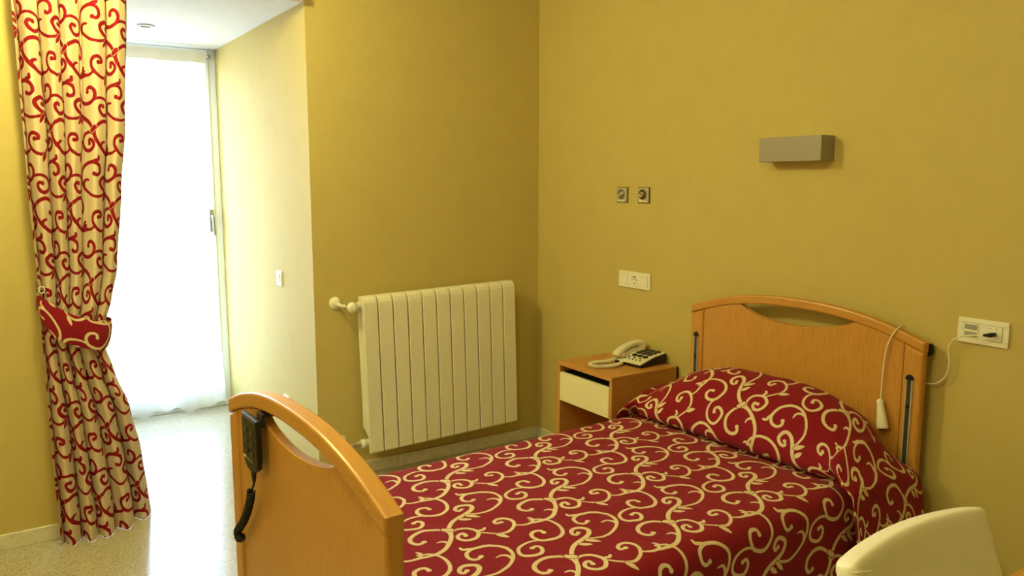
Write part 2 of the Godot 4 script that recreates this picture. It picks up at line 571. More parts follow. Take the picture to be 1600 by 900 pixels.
func balcony_door() -> void:
	var holder := Node3D.new()
	holder.name = "window_1"
	holder.set_meta("kind", "structure")
	add_child(holder)
	var z0 := -1.74
	var z1 := -1.65
	var x0 := -2.431
	var x1 := -1.344
	var st := new_st()
	add_box(st, Vector3(x0, 0, z0), Vector3(x0 + 0.05, 2.30, z1), 0.004)
	add_box(st, Vector3(x1 - 0.045, 0, z0), Vector3(x1, 2.30, z1), 0.004)
	add_box(st, Vector3(x0 + 0.05, 2.245, z0), Vector3(x1 - 0.045, 2.30, z1), 0.004)
	add_box(st, Vector3(x0 + 0.05, 0, z0), Vector3(x1 - 0.045, 0.025, z1), 0.004)
	mi("window_frame", done(st), M.frame_white, holder)
	var leaf := new_st()
	var lx0 := x0 + 0.05
	var lx1 := x1 - 0.045
	add_box(leaf, Vector3(lx0, 0.025, -1.70), Vector3(lx0 + 0.06, 2.245, -1.64), 0.005)
	add_box(leaf, Vector3(lx1 - 0.06, 0.025, -1.70), Vector3(lx1, 2.245, -1.64), 0.005)
	add_box(leaf, Vector3(lx0 + 0.06, 0.025, -1.70), Vector3(lx1 - 0.06, 0.19, -1.64), 0.005)
	add_box(leaf, Vector3(lx0 + 0.06, 2.18, -1.70), Vector3(lx1 - 0.06, 2.245, -1.64), 0.005)
	mi("leaf_frame", done(leaf), M.frame_white, holder)
	mi("pane", box(Vector3(lx0 + 0.06, 0.19, -1.674), Vector3(lx1 - 0.06, 2.18, -1.668)), M.glass, holder)
	var hs := new_st()
	add_box(hs, Vector3(lx1 - 0.042, 1.16, -1.64), Vector3(lx1 - 0.014, 1.30, -1.63), 0.003)
	add_tube(hs, smooth_path([Vector3(lx1 - 0.028, 1.26, -1.63), Vector3(lx1 - 0.028, 1.26, -1.595), Vector3(lx1 - 0.026, 1.235, -1.585), Vector3(lx1 - 0.022, 1.14, -1.587)], 6), 0.009, 8)
	mi("handle", done(hs), M.steel, holder)
	# what lies outside the door
	var slab := struct("floor_balcony", box(Vector3(-3.6, -0.25, -3.2), Vector3(-0.2, -0.05, -1.9)), M.concrete)
	slab.set_meta("label", "pale concrete balcony floor beyond the glazed door")
	# sheer curtain on its rod
	var s := thing("sheer_curtain", "thin white net curtain hanging before the bright balcony door", "curtain", Vector3(0, 0, 0))
	var right := [[0.0, -1.394], [0.3, -1.405], [0.8, -1.435], [1.3, -1.448], [2.2, -1.425], [2.26, -1.42]]
	var fold := func(u: float, y: float) -> float:
		var big := sin(u * 21.0 + 0.6 + 0.15 * y) * 0.018 + sin(u * 47.0 + 2.0) * 0.006
		return big * (1.0 - 0.55 * y / 2.26)
	mi("net", sheet(110, 30, func(u: float, v: float) -> Array:
		var y := lerpf(2.205, 0.0, v)
		var low := 0.035 + 0.02 * sin(u * 21.0 + 0.6) + 0.012 * sin(u * 47.0)
		y = maxf(y, 0.0) * (2.205 - low) / 2.205 + low
		var x := lerpf(-2.40, curve(right, y), u)
		return [Vector3(x, y, -1.565 + fold.call(u, y)), Vector2(u, v)]), M.sheer, s)
	mi("heading", sheet(110, 4, func(u: float, v: float) -> Array:
		var y := lerpf(2.272, 2.203, v)
		return [Vector3(lerpf(-2.40, -1.42, u), y, -1.565 + fold.call(u, y) * 0.8), Vector2(u, v)]), M.sheer_band, s)
	var rod := thing("curtain_rod", "slim white rod with end bracket carrying the net curtain", "rod", Vector3(-1.38, 2.25, -1.607))
	mi("bar", tube(PackedVector3Array([Vector3(-1.05, 0, 0), Vector3(0.0, 0, 0)]), 0.005, 8), M.frame_white, rod)
	for x in [-0.01, -1.03]:
		mi("bracket", box(Vector3(x - 0.007, -0.014, -0.032), Vector3(x + 0.007, 0.014, 0.008), 0.003), M.steel, rod)

func bed_point(l: float, w: float, h: float) -> Vector3:
	return BED_AT + Basis(Vector3.UP, bed_yaw()) * Vector3(w, h, l)

# bed axes: local x across the width, local z from the headboard to the footboard
func bed_yaw() -> float:
	return -PI / 2.0 + BED_TURN * -1.0

func arch(w: float, ends: float, rise: float) -> float:
	return ends + rise * (1.0 - pow(absf(w - BED_W / 2) / (BED_W / 2), 2.3))

func board(holder: Node3D, ends: float, rise: float, rail_h: float, z0: float, z1: float, bottom: float, post_w: float) -> void:
	var N := 48
	var rail := PackedVector2Array()
	for i in N + 1:
		var w := BED_W * i / N
		rail.append(Vector2(w, arch(w, ends, rise)))
	for i in range(N, -1, -1):
		var w := BED_W * i / N
		rail.append(Vector2(w, arch(w, ends, rise) - rail_h))
	mi("top_rail", extrude(rail, z0, z1, 0.006, Transform3D(), 2), M.wood_across, holder)
	for s in 2:
		var p := PackedVector2Array()
		var a := 0.0 if s == 0 else BED_W - post_w
		p.append(Vector2(a, bottom))
		p.append(Vector2(a + post_w, bottom))
		p.append(Vector2(a + post_w, arch(a + post_w, ends, rise) - rail_h - 0.0008))
		p.append(Vector2(a, arch(a, ends, rise) - rail_h - 0.0008))
		mi("post", extrude(p, z0 + 0.001, z1 - 0.001, 0.010, Transform3D(), 4), M.wood_up, holder)
	var pan := PackedVector2Array([Vector2(post_w + 0.001, bottom + 0.08), Vector2(BED_W - post_w - 0.001, bottom + 0.08)])
	for i in range(60, -1, -1):
		var w := lerpf(post_w + 0.001, BED_W - post_w - 0.001, i / 60.0)
		var dip := 0.0
		var q := (w - 0.495) / 0.238
		if absf(q) < 1.0:
			dip = 0.066 * pow(1.0 - q * q, 0.75) * (1.0 - 0.10 * q)
		pan.append(Vector2(w, arch(w, ends, rise) - rail_h - 0.001 - dip))
	mi("panel", extrude(pan, lerpf(z0, z1, 0.5) - 0.0125, lerpf(z0, z1, 0.5) + 0.0125, 0.002), M.wood_up, holder)

func bed() -> void:
	var root := thing("hospital_bed", "beech care bed with arched headboard and footboard against the yellow wall", "bed", BED_AT)
	root.rotation.y = bed_yaw()
	var head := Node3D.new()
	head.name = "headboard"
	root.add_child(head)
	board(head, 0.964, 0.085, 0.034, -0.036, 0.0, 0.20, 0.066)
	for w in [0.034, 0.942]:
		var tr := new_st()
		add_box(tr, Vector3(w - 0.012, 0.42, -0.001), Vector3(w - 0.007, 0.835, 0.004), 0.001)
		add_box(tr, Vector3(w + 0.007, 0.42, -0.001), Vector3(w + 0.012, 0.835, 0.004), 0.001)
		mi("side_rail_track", done(tr), M.plate_metal, head)
		mi("track_groove", box(Vector3(w - 0.007, 0.42, -0.002), Vector3(w + 0.007, 0.835, 0.0006)), M.grey_plastic_dark, head)
		var cap := PackedVector2Array([Vector2(w - 0.013, 0.835), Vector2(w + 0.013, 0.835)])
		for i in 9:
			cap.append(Vector2(w + 0.013 * cos(PI * i / 8.0), 0.838 + 0.015 * sin(PI * i / 8.0)))
		mi("track_cap", extrude(cap, -0.001, 0.006, 0.0015), M.black, head)
		mi("track_screw", lathe([Vector2(0.006, 0), Vector2(0.006, 0.003), Vector2(0.004, 0.004), Vector2(0, 0.004)], 12, Transform3D(Basis(Vector3(1, 0, 0), PI / 2), Vector3(w, 0.745, 0.0006))), M.black, head)
	for w in [0.0, BED_W]:
		mi("wall_bumper", box(Vector3(w - 0.012, 0.915, -0.064 if w > 0.5 else -0.09), Vector3(w + 0.004, 0.955, -0.0365), 0.006), M.black_soft, head)
	var foot := Node3D.new()
	foot.name = "footboard"
	root.add_child(foot)
	board(foot, 0.871, 0.087, 0.042, MESH_L - 0.042, MESH_L, 0.16, 0.066)
	for w in [0.006, BED_W - 0.006]:
		pass
	for h in [0.46, 0.53]:
		mi("screw_cover", lathe([Vector2(0.006, 0), Vector2(0.006, 0.002), Vector2(0, 0.003)], 10, Transform3D(Basis(Vector3(1, 0, 0), PI / 2), Vector3(0.078, h, MESH_L - 0.0085))), M.wood_up, foot)
	var fr := new_st()
	for w in [0.06, BED_W - 0.11]:
		add_box(fr, Vector3(w, 0.30, 0.0), Vector3(w + 0.05, 0.37, MESH_L - 0.042), 0.004)
	for l in [0.25, 0.95, 1.65]:
		add_box(fr, Vector3(0.11, 0.31, l), Vector3(BED_W - 0.11, 0.35, l + 0.05), 0.003)
	mi("bed_frame", done(fr), M.alu_paint, root)
	for p in [Vector2(0.085, 0.12), Vector2(BED_W - 0.085, 0.12), Vector2(0.085, 1.74), Vector2(BED_W - 0.085, 1.74)]:
		var leg := new_st()
		add_box(leg, Vector3(p.x - 0.022, 0.075, p.y - 0.022), Vector3(p.x + 0.022, 0.30, p.y + 0.022), 0.003)
		mi("leg", done(leg), M.alu_paint, root)
		mi("castor", lathe([Vector2(0, -0.012), Vector2(0.034, -0.012), Vector2(0.037, -0.008), Vector2(0.037, 0.008), Vector2(0.034, 0.012), Vector2(0, 0.012)], 20, Transform3D(Basis(Vector3(0, 0, 1), PI / 2), Vector3(p.x, 0.037, p.y))), M.black, root)
	mi("mattress", box(Vector3(0.03, 0.372, 0.02), Vector3(BED_W - 0.05, 0.528, MESH_L - 0.06), 0.03), M.mattress, root)

# lengthwise course of the spread over mattress and pillow: [cloth coordinate, l, h, share of pillow]
var course: Array = []
func bedspread() -> void:
	var o := thing("bedspread", "crimson bedspread with cream scroll pattern draped over bed and pillow", "bedspread", BED_AT)
	o.rotation.y = bed_yaw()
	var top := 0.550
	# the profile through the middle of the bed, from the headboard to the footboard
	var prof := [Vector2(0.012, 0.50), Vector2(0.012, 0.60), Vector2(0.022, 0.69), Vector2(0.055, 0.745), Vector2(0.105, 0.772), Vector2(0.165, 0.771), Vector2(0.225, 0.752), Vector2(0.285, 0.715), Vector2(0.335, 0.668), Vector2(0.364, 0.615), Vector2(0.366, 0.576), Vector2(0.346, 0.555), Vector2(0.322, 0.548), Vector2(0.345, 0.544), Vector2(0.375, 0.550), Vector2(0.42, 0.555), Vector2(0.55, 0.556), Vector2(0.8, 0.556), Vector2(1.1, 0.556), Vector2(1.4, 0.556), Vector2(1.7, 0.555), Vector2(1.80, 0.554), Vector2(1.850, 0.546), Vector2(1.870, 0.53), Vector2(1.874, 0.47), Vector2(1.874, 0.40)]
	var fine := PackedVector2Array()
	for i in prof.size() - 1:
		for k in 8:
			fine.append(prof[i].cubic_interpolate(prof[i + 1], prof[maxi(i - 1, 0)], prof[mini(i + 2, prof.size() - 1)], k / 8.0))
	fine.append(prof[-1])
	var arc := PackedFloat32Array([0.0])
	for i in range(1, fine.size()):
		arc.append(arc[i - 1] + fine[i].distance_to(fine[i - 1]))
	var total := arc[-1]
	# cloth coordinate equals l at mid-bed
	var mid_arc := 0.0
	for i in fine.size():
		if fine[i].x < 1.0 or fine[i].y < 0.5: mid_arc = arc[i] if fine[i].x < 1.0 else mid_arc
	var shift := 1.0 - mid_arc
	var at_arc := func(a: float) -> Vector2:
		var lo := 0
		var hi := arc.size() - 1
		while hi - lo > 1:
			var m := (lo + hi) / 2
			if arc[m] <= a: lo = m
			else: hi = m
		return fine[lo].lerp(fine[hi], (a - arc[lo]) / maxf(arc[hi] - arc[lo], 1e-6))
	var Wt := 0.955
	var r := 0.055
	var drop := 0.36
	var nz := FastNoiseLite.new()
	nz.seed = 3
	nz.frequency = 1.0
	var arc_crease := 0.0                       # where the cloth tucks in under the pillow
	for i in fine.size():
		if fine[i].x < 0.34 and fine[i].y < 0.552 and fine[i].x > 0.3:
			arc_crease = arc[i]
	var side_run := [[0.0, 0.010], [0.72, 0.405], [0.78, 0.408], [0.92, 0.320], [1.0, 0.330]]
	var pos := func(u: float, v: float) -> Array:
		var a := total * v
		var c: Vector2 = at_arc.call(a)
		var cloth := a + shift
		var rr := a / arc_crease
		var pil := 1.0 - smoothstep(1.0, 1.06, rr)
		var q := lerpf(-drop, Wt + drop, u)         # arc length across
		var w := q
		var dy := 0.0
		var down := 0.0
		var sidev := 0.0
		for s in 2:
			var d := (q - (Wt - r)) if s == 1 else (r - q)
			if d > 0.0:
				var lim := r * PI / 2
				if d < lim:
					var t := d / r
					w = (Wt - r + r * sin(t)) if s == 1 else (r - r * sin(t))
					dy = -r * (1.0 - cos(t))
					sidev = (1.0 if s == 1 else -1.0) * smoothstep(0.0, 1.0, d / lim)
				else:
					down = d - lim
					dy = -r - down
					sidev = 1.0 if s == 1 else -1.0
					w = Wt if s == 1 else 0.0
		var x := clampf((w - Wt * 0.5) / (Wt * 0.5), -1.0, 1.0)
		var amp := pow(maxf(0.0, 1.0 - pow(absf(x), 3.2)), 0.75)
		amp = maxf(amp, 0.16)
		var l := c.x
		var h := c.y
		if rr < 1.0:
			# towards the sides the pillow sinks; its cloth falls over the flat part in a tucked fold
			var blend := smoothstep(0.10, 0.75, amp)
			l = lerpf(curve(side_run, rr), c.x, blend)
			h = lerpf(top, c.y, amp)
		var out := 0.0
		if sidev != 0.0:
			var hang := clampf(down / 0.30, 0.0, 1.0)
			var layer := 1.0 - smoothstep(0.74, 0.96, rr)
			out = absf(sidev) * (0.012 + 0.030 * hang + layer * (0.040 + 0.030 * hang) * (1.0 if sidev > 0.0 else 0.15))
			out += hang * 0.012 * sin(cloth * 17.0 + 0.7) * (1.0 - layer * 0.6)
			dy += layer * 0.02
		w += signf(sidev) * out if sidev != 0.0 else 0.0
		var rip := 0.0016 * nz.get_noise_2d(l * 9.0, w * 7.0) + 0.0012 * nz.get_noise_2d(l * 21.0 + 4.0, w * 17.0)
		if rr < 0.9 and sidev == 0.0:
			rip += 0.004 * nz.get_noise_2d(l * 5.0 + 9.0, w * 4.0)
		# the mattress is a little crowned
		var crown := 0.005 * (1.0 - x * x) * (1.0 - pil)
		var P := Vector3(w, h + dy + rip + crown, l)
		if P.y < 0.19: P.y = 0.19
		return [P, cloth, q]
	# cloth coordinates: lengthwise as laid, crosswise by the length of the cloth from the middle of the bed
	var NU := 150
	var NV := 300
	var verts := []
	for jv in NV + 1:
		var row := []
		for iu in NU + 1:
			var p: Array = pos.call(float(iu) / NU, float(jv) / NV)
			row.append([p[0], Vector2((1.181 - p[1]) / TILE.x, 0.0), p[2]])
		var midc := NU / 2
		var acc := 0.0
		for dirn in [1, -1]:
			acc = row[midc][2]
			row[midc][1].y = (acc - 0.513) / TILE.y
			var k := midc + int(dirn)
			while k >= 0 and k <= NU:
				var d: Vector3 = row[k][0] - row[k - int(dirn)][0]
				acc += dirn * Vector2(d.x, d.y).length()
				row[k][1].y = (acc - 0.513) / TILE.y
				k += int(dirn)
		verts.append(row)
	mi("cloth", sheet(NU, NV, func(u: float, v: float) -> Array:
		return verts[int(round(v * NV))][int(round(u * NU))], true), M.spread, o)

func radiator() -> void:
	var rr := 0.0265
	var R := Transform3D(Basis(Vector3(0, 0, 1), rr), Vector3(-0.668, 0.544, 0.0))
	var o := thing("radiator", "cream aluminium column radiator hung under no window on yellow wall", "radiator", R.origin)
	o.set_meta("label", "cream aluminium radiator of eleven columns hung on the yellow wall")
	o.rotation.z = rr
	var b := -0.3945
	var t := 0.3945
	var turn := Basis(Vector3(0, 0, 1), Vector3.UP, Vector3(-1, 0, 0))
	var front := PackedVector2Array([Vector2(0.111, b + 0.001), Vector2(0.120, b), Vector2(0.126, b + 0.008), Vector2(0.126, t - 0.052), Vector2(0.124, t - 0.032), Vector2(0.117, t - 0.014), Vector2(0.104, t - 0.003), Vector2(0.086, t), Vector2(0.060, t - 0.002), Vector2(0.060, t - 0.02), Vector2(0.096, t - 0.028), Vector2(0.106, t - 0.06), Vector2(0.108, b + 0.09)])
	var body := PackedVector2Array([Vector2(0.107, b + 0.075), Vector2(0.107, t - 0.05), Vector2(0.09, t - 0.012), Vector2(0.045, t - 0.012), Vector2(0.034, t - 0.03), Vector2(0.034, b + 0.115), Vector2(0.050, b + 0.09), Vector2(0.080, b + 0.075)])
	var fins := PackedVector2Array([Vector2(0.099, b + 0.10), Vector2(0.099, t - 0.09), Vector2(0.094, t - 0.08), Vector2(0.089, t - 0.09), Vector2(0.089, b + 0.10)])
	var sec := new_st()
	add_extrude(sec, front, -0.0368, 0.0368, 0.003, Transform3D(turn, Vector3.ZERO), 2)
	add_extrude(sec, body, -0.026, 0.026, 0.002, Transform3D(turn, Vector3.ZERO))
	add_extrude(sec, fins, -0.030, 0.030, 0.0, Transform3D(turn, Vector3.ZERO))
	add_extrude(sec, PackedVector2Array([Vector2(0.052, b + 0.11), Vector2(0.052, t - 0.05), Vector2(0.046, t - 0.05), Vector2(0.046, b + 0.11)]), -0.036, 0.036, 0.0, Transform3D(turn, Vector3.ZERO))
	var m := done(sec)
	for i in 11:
		mi("section", m, M.enamel, o).position.x = -0.40 + 0.08 * i
	for y in [t - 0.045, b + 0.045]:
		mi("header_tube", tube(PackedVector3Array([Vector3(-0.448, y, 0.075), Vector3(0.442, y, 0.075)]), 0.019, 14), M.enamel, o)
		mi("end_plug", lathe([Vector2(0, -0.006), Vector2(0.021, -0.006), Vector2(0.021, 0.004), Vector2(0.012, 0.006), Vector2(0, 0.006)], 8, Transform3D(Basis(Vector3(0, 0, 1), -PI / 2), Vector3(0.444, y, 0.075)), false), M.enamel, o)
	for x in [-0.24, 0.24]:
		mi("hanger", box(Vector3(x - 0.012, t - 0.10, -0.004), Vector3(x + 0.012, t - 0.03, 0.034), 0.002), M.enamel, o)
	# thermostat valve at the top left, lockshield at the bottom left, pipes straight out of the wall
	var v := Node3D.new()
	v.name = "radiator_valve"
	o.add_child(v)
	v.position = Vector3(-0.448, t - 0.045, 0.075)
	var cross := Basis(Vector3(1, 0, 0), PI / 2)
	mi("rosette", lathe([Vector2(0.031, 0), Vector2(0.031, 0.003), Vector2(0.027, 0.010), Vector2(0.016, 0.016), Vector2(0.009, 0.018)], 22, Transform3D(cross, Vector3(-0.083, 0.012, -0.074))), M.plastic, v)
	mi("pipe", tube(PackedVector3Array([Vector3(-0.083, 0.012, -0.066), Vector3(-0.083, 0.010, -0.012), Vector3(-0.078, 0.006, -0.002), Vector3(-0.04, 0.002, 0.0)]), 0.0085, 10), M.enamel, v)
	mi("valve_body", lathe([Vector2(0, -0.030), Vector2(0.015, -0.030), Vector2(0.015, -0.010), Vector2(0.018, -0.008), Vector2(0.018, 0.014), Vector2(0.013, 0.018), Vector2(0.013, 0.032), Vector2(0, 0.032)], 6, Transform3D(Basis(Vector3(0, 0, 1), -PI / 2), Vector3(-0.030, 0.0, 0.0)), false), M.chrome, v)
	mi("knob", lathe([Vector2(0, 0.006), Vector2(0.020, 0.006), Vector2(0.0255, 0.012), Vector2(0.0265, 0.024), Vector2(0.024, 0.034), Vector2(0.016, 0.041), Vector2(0, 0.043)], 24, Transform3D(cross, Vector3(-0.036, -0.002, 0.006))), M.plastic, v)
	for k in 6:
		var a := TAU * k / 6.0
		mi("knob_mark", box(Vector3(-0.0375 + 0.015 * cos(a), -0.0035 + 0.015 * sin(a), 0.0455), Vector3(-0.0345 + 0.015 * cos(a), -0.0005 + 0.015 * sin(a), 0.0475)), M.grey_mark, v)
	var l := Node3D.new()
	l.name = "return_valve"
	o.add_child(l)
	l.position = Vector3(-0.448, b + 0.045, 0.075)
	mi("rosette", lathe([Vector2(0.031, 0), Vector2(0.031, 0.003), Vector2(0.027, 0.010), Vector2(0.016, 0.016), Vector2(0.009, 0.018)], 22, Transform3D(cross, Vector3(-0.098, 0.012, -0.074))), M.plastic, l)
	mi("pipe", tube(PackedVector3Array([Vector3(-0.098, 0.012, -0.066), Vector3(-0.098, 0.008, -0.014), Vector3(-0.090, 0.004, -0.002), Vector3(-0.06, 0.0, 0.0)]), 0.0085, 10), M.enamel, l)
	mi("lockshield", lathe([Vector2(0, -0.042), Vector2(0.012, -0.042), Vector2(0.016, -0.036), Vector2(0.016, -0.020), Vector2(0.011, -0.016), Vector2(0.011, -0.006), Vector2(0.017, -0.003), Vector2(0.017, 0.016), Vector2(0.012, 0.019), Vector2(0.012, 0.030), Vector2(0, 0.030)], 6, Transform3D(Basis(Vector3(0, 0, 1), -PI / 2), Vector3(-0.040, 0.0, 0.0)), false), M.chrome, l)
	mi("union_nut", lathe([Vector2(0, -0.012), Vector2(0.021, -0.012), Vector2(0.023, 0.0), Vector2(0.021, 0.012), Vector2(0, 0.012)], 16, Transform3D(Basis(Vector3(0, 0, 1), -PI / 2), Vector3(-0.004, 0.0, 0.0))), M.plastic, l)

func curtain() -> void:
	var o := thing("drape_curtain", "beige drape with crimson scrolls gathered by a band beside the alcove", "curtain", Vector3(0, 0, 0))
	var left := [[0.0, -2.442], [0.4, -2.448], [0.85, -2.447], [1.05, -2.446], [1.45, -2.458], [2.29, -2.464]]
	var right := [[0.0, -2.075], [0.09, -2.082], [0.3, -2.105], [0.517, -2.142], [0.70, -2.195], [0.80, -2.222], [0.90, -2.214], [1.0, -2.185], [1.12, -2.158], [1.436, -2.123], [1.7, -2.093], [2.2, -2.062], [2.29, -2.058]]
	var rng := FastNoiseLite.new()
	rng.seed = 14
	rng.frequency = 1.0
	var nf := 5.3
	# front panels are broad, the returns between them lie hidden behind
	var place := func(u: float, y: float) -> Vector3:
		var tie := exp(-pow((y - 0.88) / 0.20, 2.0))
		var q := u * (1.22 - 0.22 * u) + 0.014 * sin(u * 13.0 + 1.0)
		var ph := TAU * (nf * q + 0.06) + 0.55 * rng.get_noise_2d(u * 3.0, y * 0.9)
		var am := 0.034 + 0.010 * rng.get_noise_1d(roundf(nf * q) * 3.1 + 7.0) - 0.010 * tie
		am *= 1.0 + 0.25 * smoothstep(0.75, 0.1, y)
		var x := lerpf(curve(left, y), curve(right, y), clampf(u + 0.92 / (TAU * nf) * sin(ph), -0.03, 1.03))
		var z := 0.070 + am * (cos(ph) + 0.12 * cos(3.0 * ph + 0.6)) + 0.02 * tie * sin(PI * u)
		z -= smoothstep(0.75, 0.0, y) * 0.125 * smoothstep(0.5, 1.0, u)
		return Vector3(x, y, z)
	var NC := 260
	var across := PackedFloat32Array([0.0])
	for i in range(1, NC + 1):
		across.append(across[i - 1] + Vector3(place.call(float(i) / NC, 1.5)).distance_to(Vector3(place.call(float(i - 1) / NC, 1.5))))
	mi("cloth", sheet(NC, 90, func(u: float, v: float) -> Array:
		var y := lerpf(2.278, 0.0004, v)
		return [place.call(u, y), Vector2(-across[int(round(u * NC))] / TILE.x + 0.31, (1.38 - y) / TILE.y)]), M.curtain, o)
	var hooks := 9
	for i in hooks:
		var u := (i + 0.5) / hooks
		var p: Vector3 = place.call(u, 2.278)
		mi("glider", box(Vector3(p.x - 0.004, 2.270, 0.055), Vector3(p.x + 0.004, 2.2845, 0.067), 0.001), M.plastic, o)
	# the tie band: from the hook on the pier corner, down across the front, round the right edge and back behind
	var band := thing("curtain_tie_band", "crimson tie band with cream scrolls wrapped round the beige drape", "tie band", Vector3(0, 0, 0))
	var topc := [Vector3(-2.447, 1.045, 0.088), Vector3(-2.425, 1.024, 0.118), Vector3(-2.385, 0.990, 0.134), Vector3(-2.335, 0.958, 0.140), Vector3(-2.285, 0.935, 0.138), Vector3(-2.235, 0.922, 0.124), Vector3(-2.196, 0.917, 0.085), Vector3(-2.200, 0.921, 0.038), Vector3(-2.255, 0.935, 0.012), Vector3(-2.34, 0.97, 0.008), Vector3(-2.426, 1.035, 0.012)]
	var botc := [Vector3(-2.450, 0.965, 0.086), Vector3(-2.436, 0.925, 0.120), Vector3(-2.398, 0.868, 0.138), Vector3(-2.345, 0.836, 0.144), Vector3(-2.292, 0.815, 0.142), Vector3(-2.245, 0.803, 0.126), Vector3(-2.214, 0.806, 0.085), Vector3(-2.212, 0.82, 0.040), Vector3(-2.255, 0.845, 0.012), Vector3(-2.34, 0.89, 0.008), Vector3(-2.426, 0.965, 0.012)]
	var tp := smooth_path(topc, 6)
	var bp := smooth_path(botc, 6)
	var run := PackedFloat32Array([0.0])
	for i in range(1, tp.size()):
		run.append(run[i - 1] + ((tp[i] + bp[i]) * 0.5).distance_to((tp[i - 1] + bp[i - 1]) * 0.5))
	mi("cloth", sheet(tp.size() - 1, 8, func(u: float, v: float) -> Array:
		var i := int(round(u * (tp.size() - 1)))
		var p := tp[i].lerp(bp[i], v)
		var c := Vector3(-2.33, p.y, 0.07)
		p += (p - c).normalized() * 0.006 * sin(PI * v) * (1.0 if i < 40 else 0.0)
		return [p, Vector2((run[i] + 0.115) / TILE.x, (v * 0.125 + 0.385) / TILE.y)]), M.spread, band)
	var ring := PackedVector3Array()
	for k in 19:
		ring.append(Vector3(-2.432 + 0.010 * cos(TAU * k / 18.0), 1.058 + 0.013 * sin(TAU * k / 18.0), 0.098))
	mi("ring", tube(ring, 0.0022, 8), M.plastic, band)
	var hk := thing("tieback_hook", "small chrome hook on the pier corner holding the curtain band", "hook", Vector3(-2.438, 1.062, 0.0))
	mi("plate", box(Vector3(-0.012, -0.02, 0.0), Vector3(0.004, 0.02, 0.003), 0.001), M.chrome, hk)
	mi("arm", tube(smooth_path([Vector3(-0.004, 0, 0.002), Vector3(-0.002, -0.004, 0.06), Vector3(0.002, -0.004, 0.098), Vector3(0.006, 0.008, 0.108)], 6), 0.003, 8), M.chrome, hk)
	# the rail the drape runs on
	var rail := thing("curtain_rail", "slim beige curtain rail fixed across the head of the alcove", "curtain rail", Vector3(0, 0, 0))
	mi("profile", box(Vector3(-2.62, 2.285, 0.030), Vector3(-1.345, 2.315, 0.056), 0.003), M.rail_wood, rail)
	mi("end_cap", box(Vector3(-1.3448, 2.283, 0.028), Vector3(-1.338, 2.317, 0.058), 0.002), M.grey_plastic, rail)
	for x in [-1.40, -2.0, -2.58]:
		mi("bracket", box(Vector3(x - 0.01, 2.3152, 0.0), Vector3(x + 0.01, 2.335, 0.05), 0.002), M.grey_plastic, rail)

func nightstand() -> void:
	var x0 := -0.402
	var x1 := -0.018
	var z0 := 0.738
	var z1 := 1.132
	var top := 0.648
	var o := thing("nightstand", "beech bedside cabinet with cream drawer front in the room corner", "nightstand", Vector3(x0, 0, z0))
	var L := x1 - x0
	var W := z1 - z0
	mi("top", box(Vector3(0, top - 0.019, 0), Vector3(L, top, W), 0.0015), M.wood_ns, o)
	for z in [0.0, W - 0.019]:
		mi("side_panel", box(Vector3(0.001, 0.03, z), Vector3(L, top - 0.0195, z + 0.019), 0.0015), M.wood_ns, o)
	mi("back_panel", box(Vector3(L - 0.015, 0.03, 0.0195), Vector3(L - 0.002, top - 0.02, W - 0.0195)), M.wood_ns, o)
	mi("bottom_shelf", box(Vector3(0.01, 0.06, 0.0195), Vector3(L - 0.0155, 0.079, W - 0.0195), 0.001), M.wood_ns, o)
	mi("divider", box(Vector3(0.03, 0.462, 0.0195), Vector3(L - 0.0155, 0.470, W - 0.0195), 0.001), M.wood_ns, o)
	var d := Node3D.new()
	d.name = "drawer"
	o.add_child(d)
	mi("drawer_front", box(Vector3(0.0, 0.462, 0.008 + 0.012), Vector3(0.018, 0.598, W - 0.0205), 0.002), M.drawer, d)
	var bx := new_st()
	add_box(bx, Vector3(0.0185, 0.4705, 0.03), Vector3(L - 0.03, 0.48, W - 0.03))
	for z in [0.03, W - 0.042]:
		add_box(bx, Vector3(0.0185, 0.48, z), Vector3(L - 0.03, 0.60, z + 0.012))
	add_box(bx, Vector3(0.0185, 0.48, 0.042), Vector3(0.028, 0.60, W - 0.042))
	add_box(bx, Vector3(0.060, 0.48, 0.042), Vector3(0.066, 0.627, W - 0.042))
	mi("drawer_box", done(bx), M.black_soft, d)
	for p in [Vector2(0.03, 0.03), Vector2(L - 0.05, 0.03), Vector2(0.03, W - 0.03), Vector2(L - 0.05, W - 0.03)]:
		mi("foot", lathe([Vector2(0, 0), Vector2(0.02, 0), Vector2(0.018, 0.03), Vector2(0, 0.03)], 12, Transform3D(Basis(), Vector3(p.x, 0, p.y))), M.black, o)
	mi("wall_bumper", box(Vector3(L, top - 0.06, W - 0.022), Vector3(L + 0.012, top - 0.002, W - 0.002), 0.002), M.black, o)

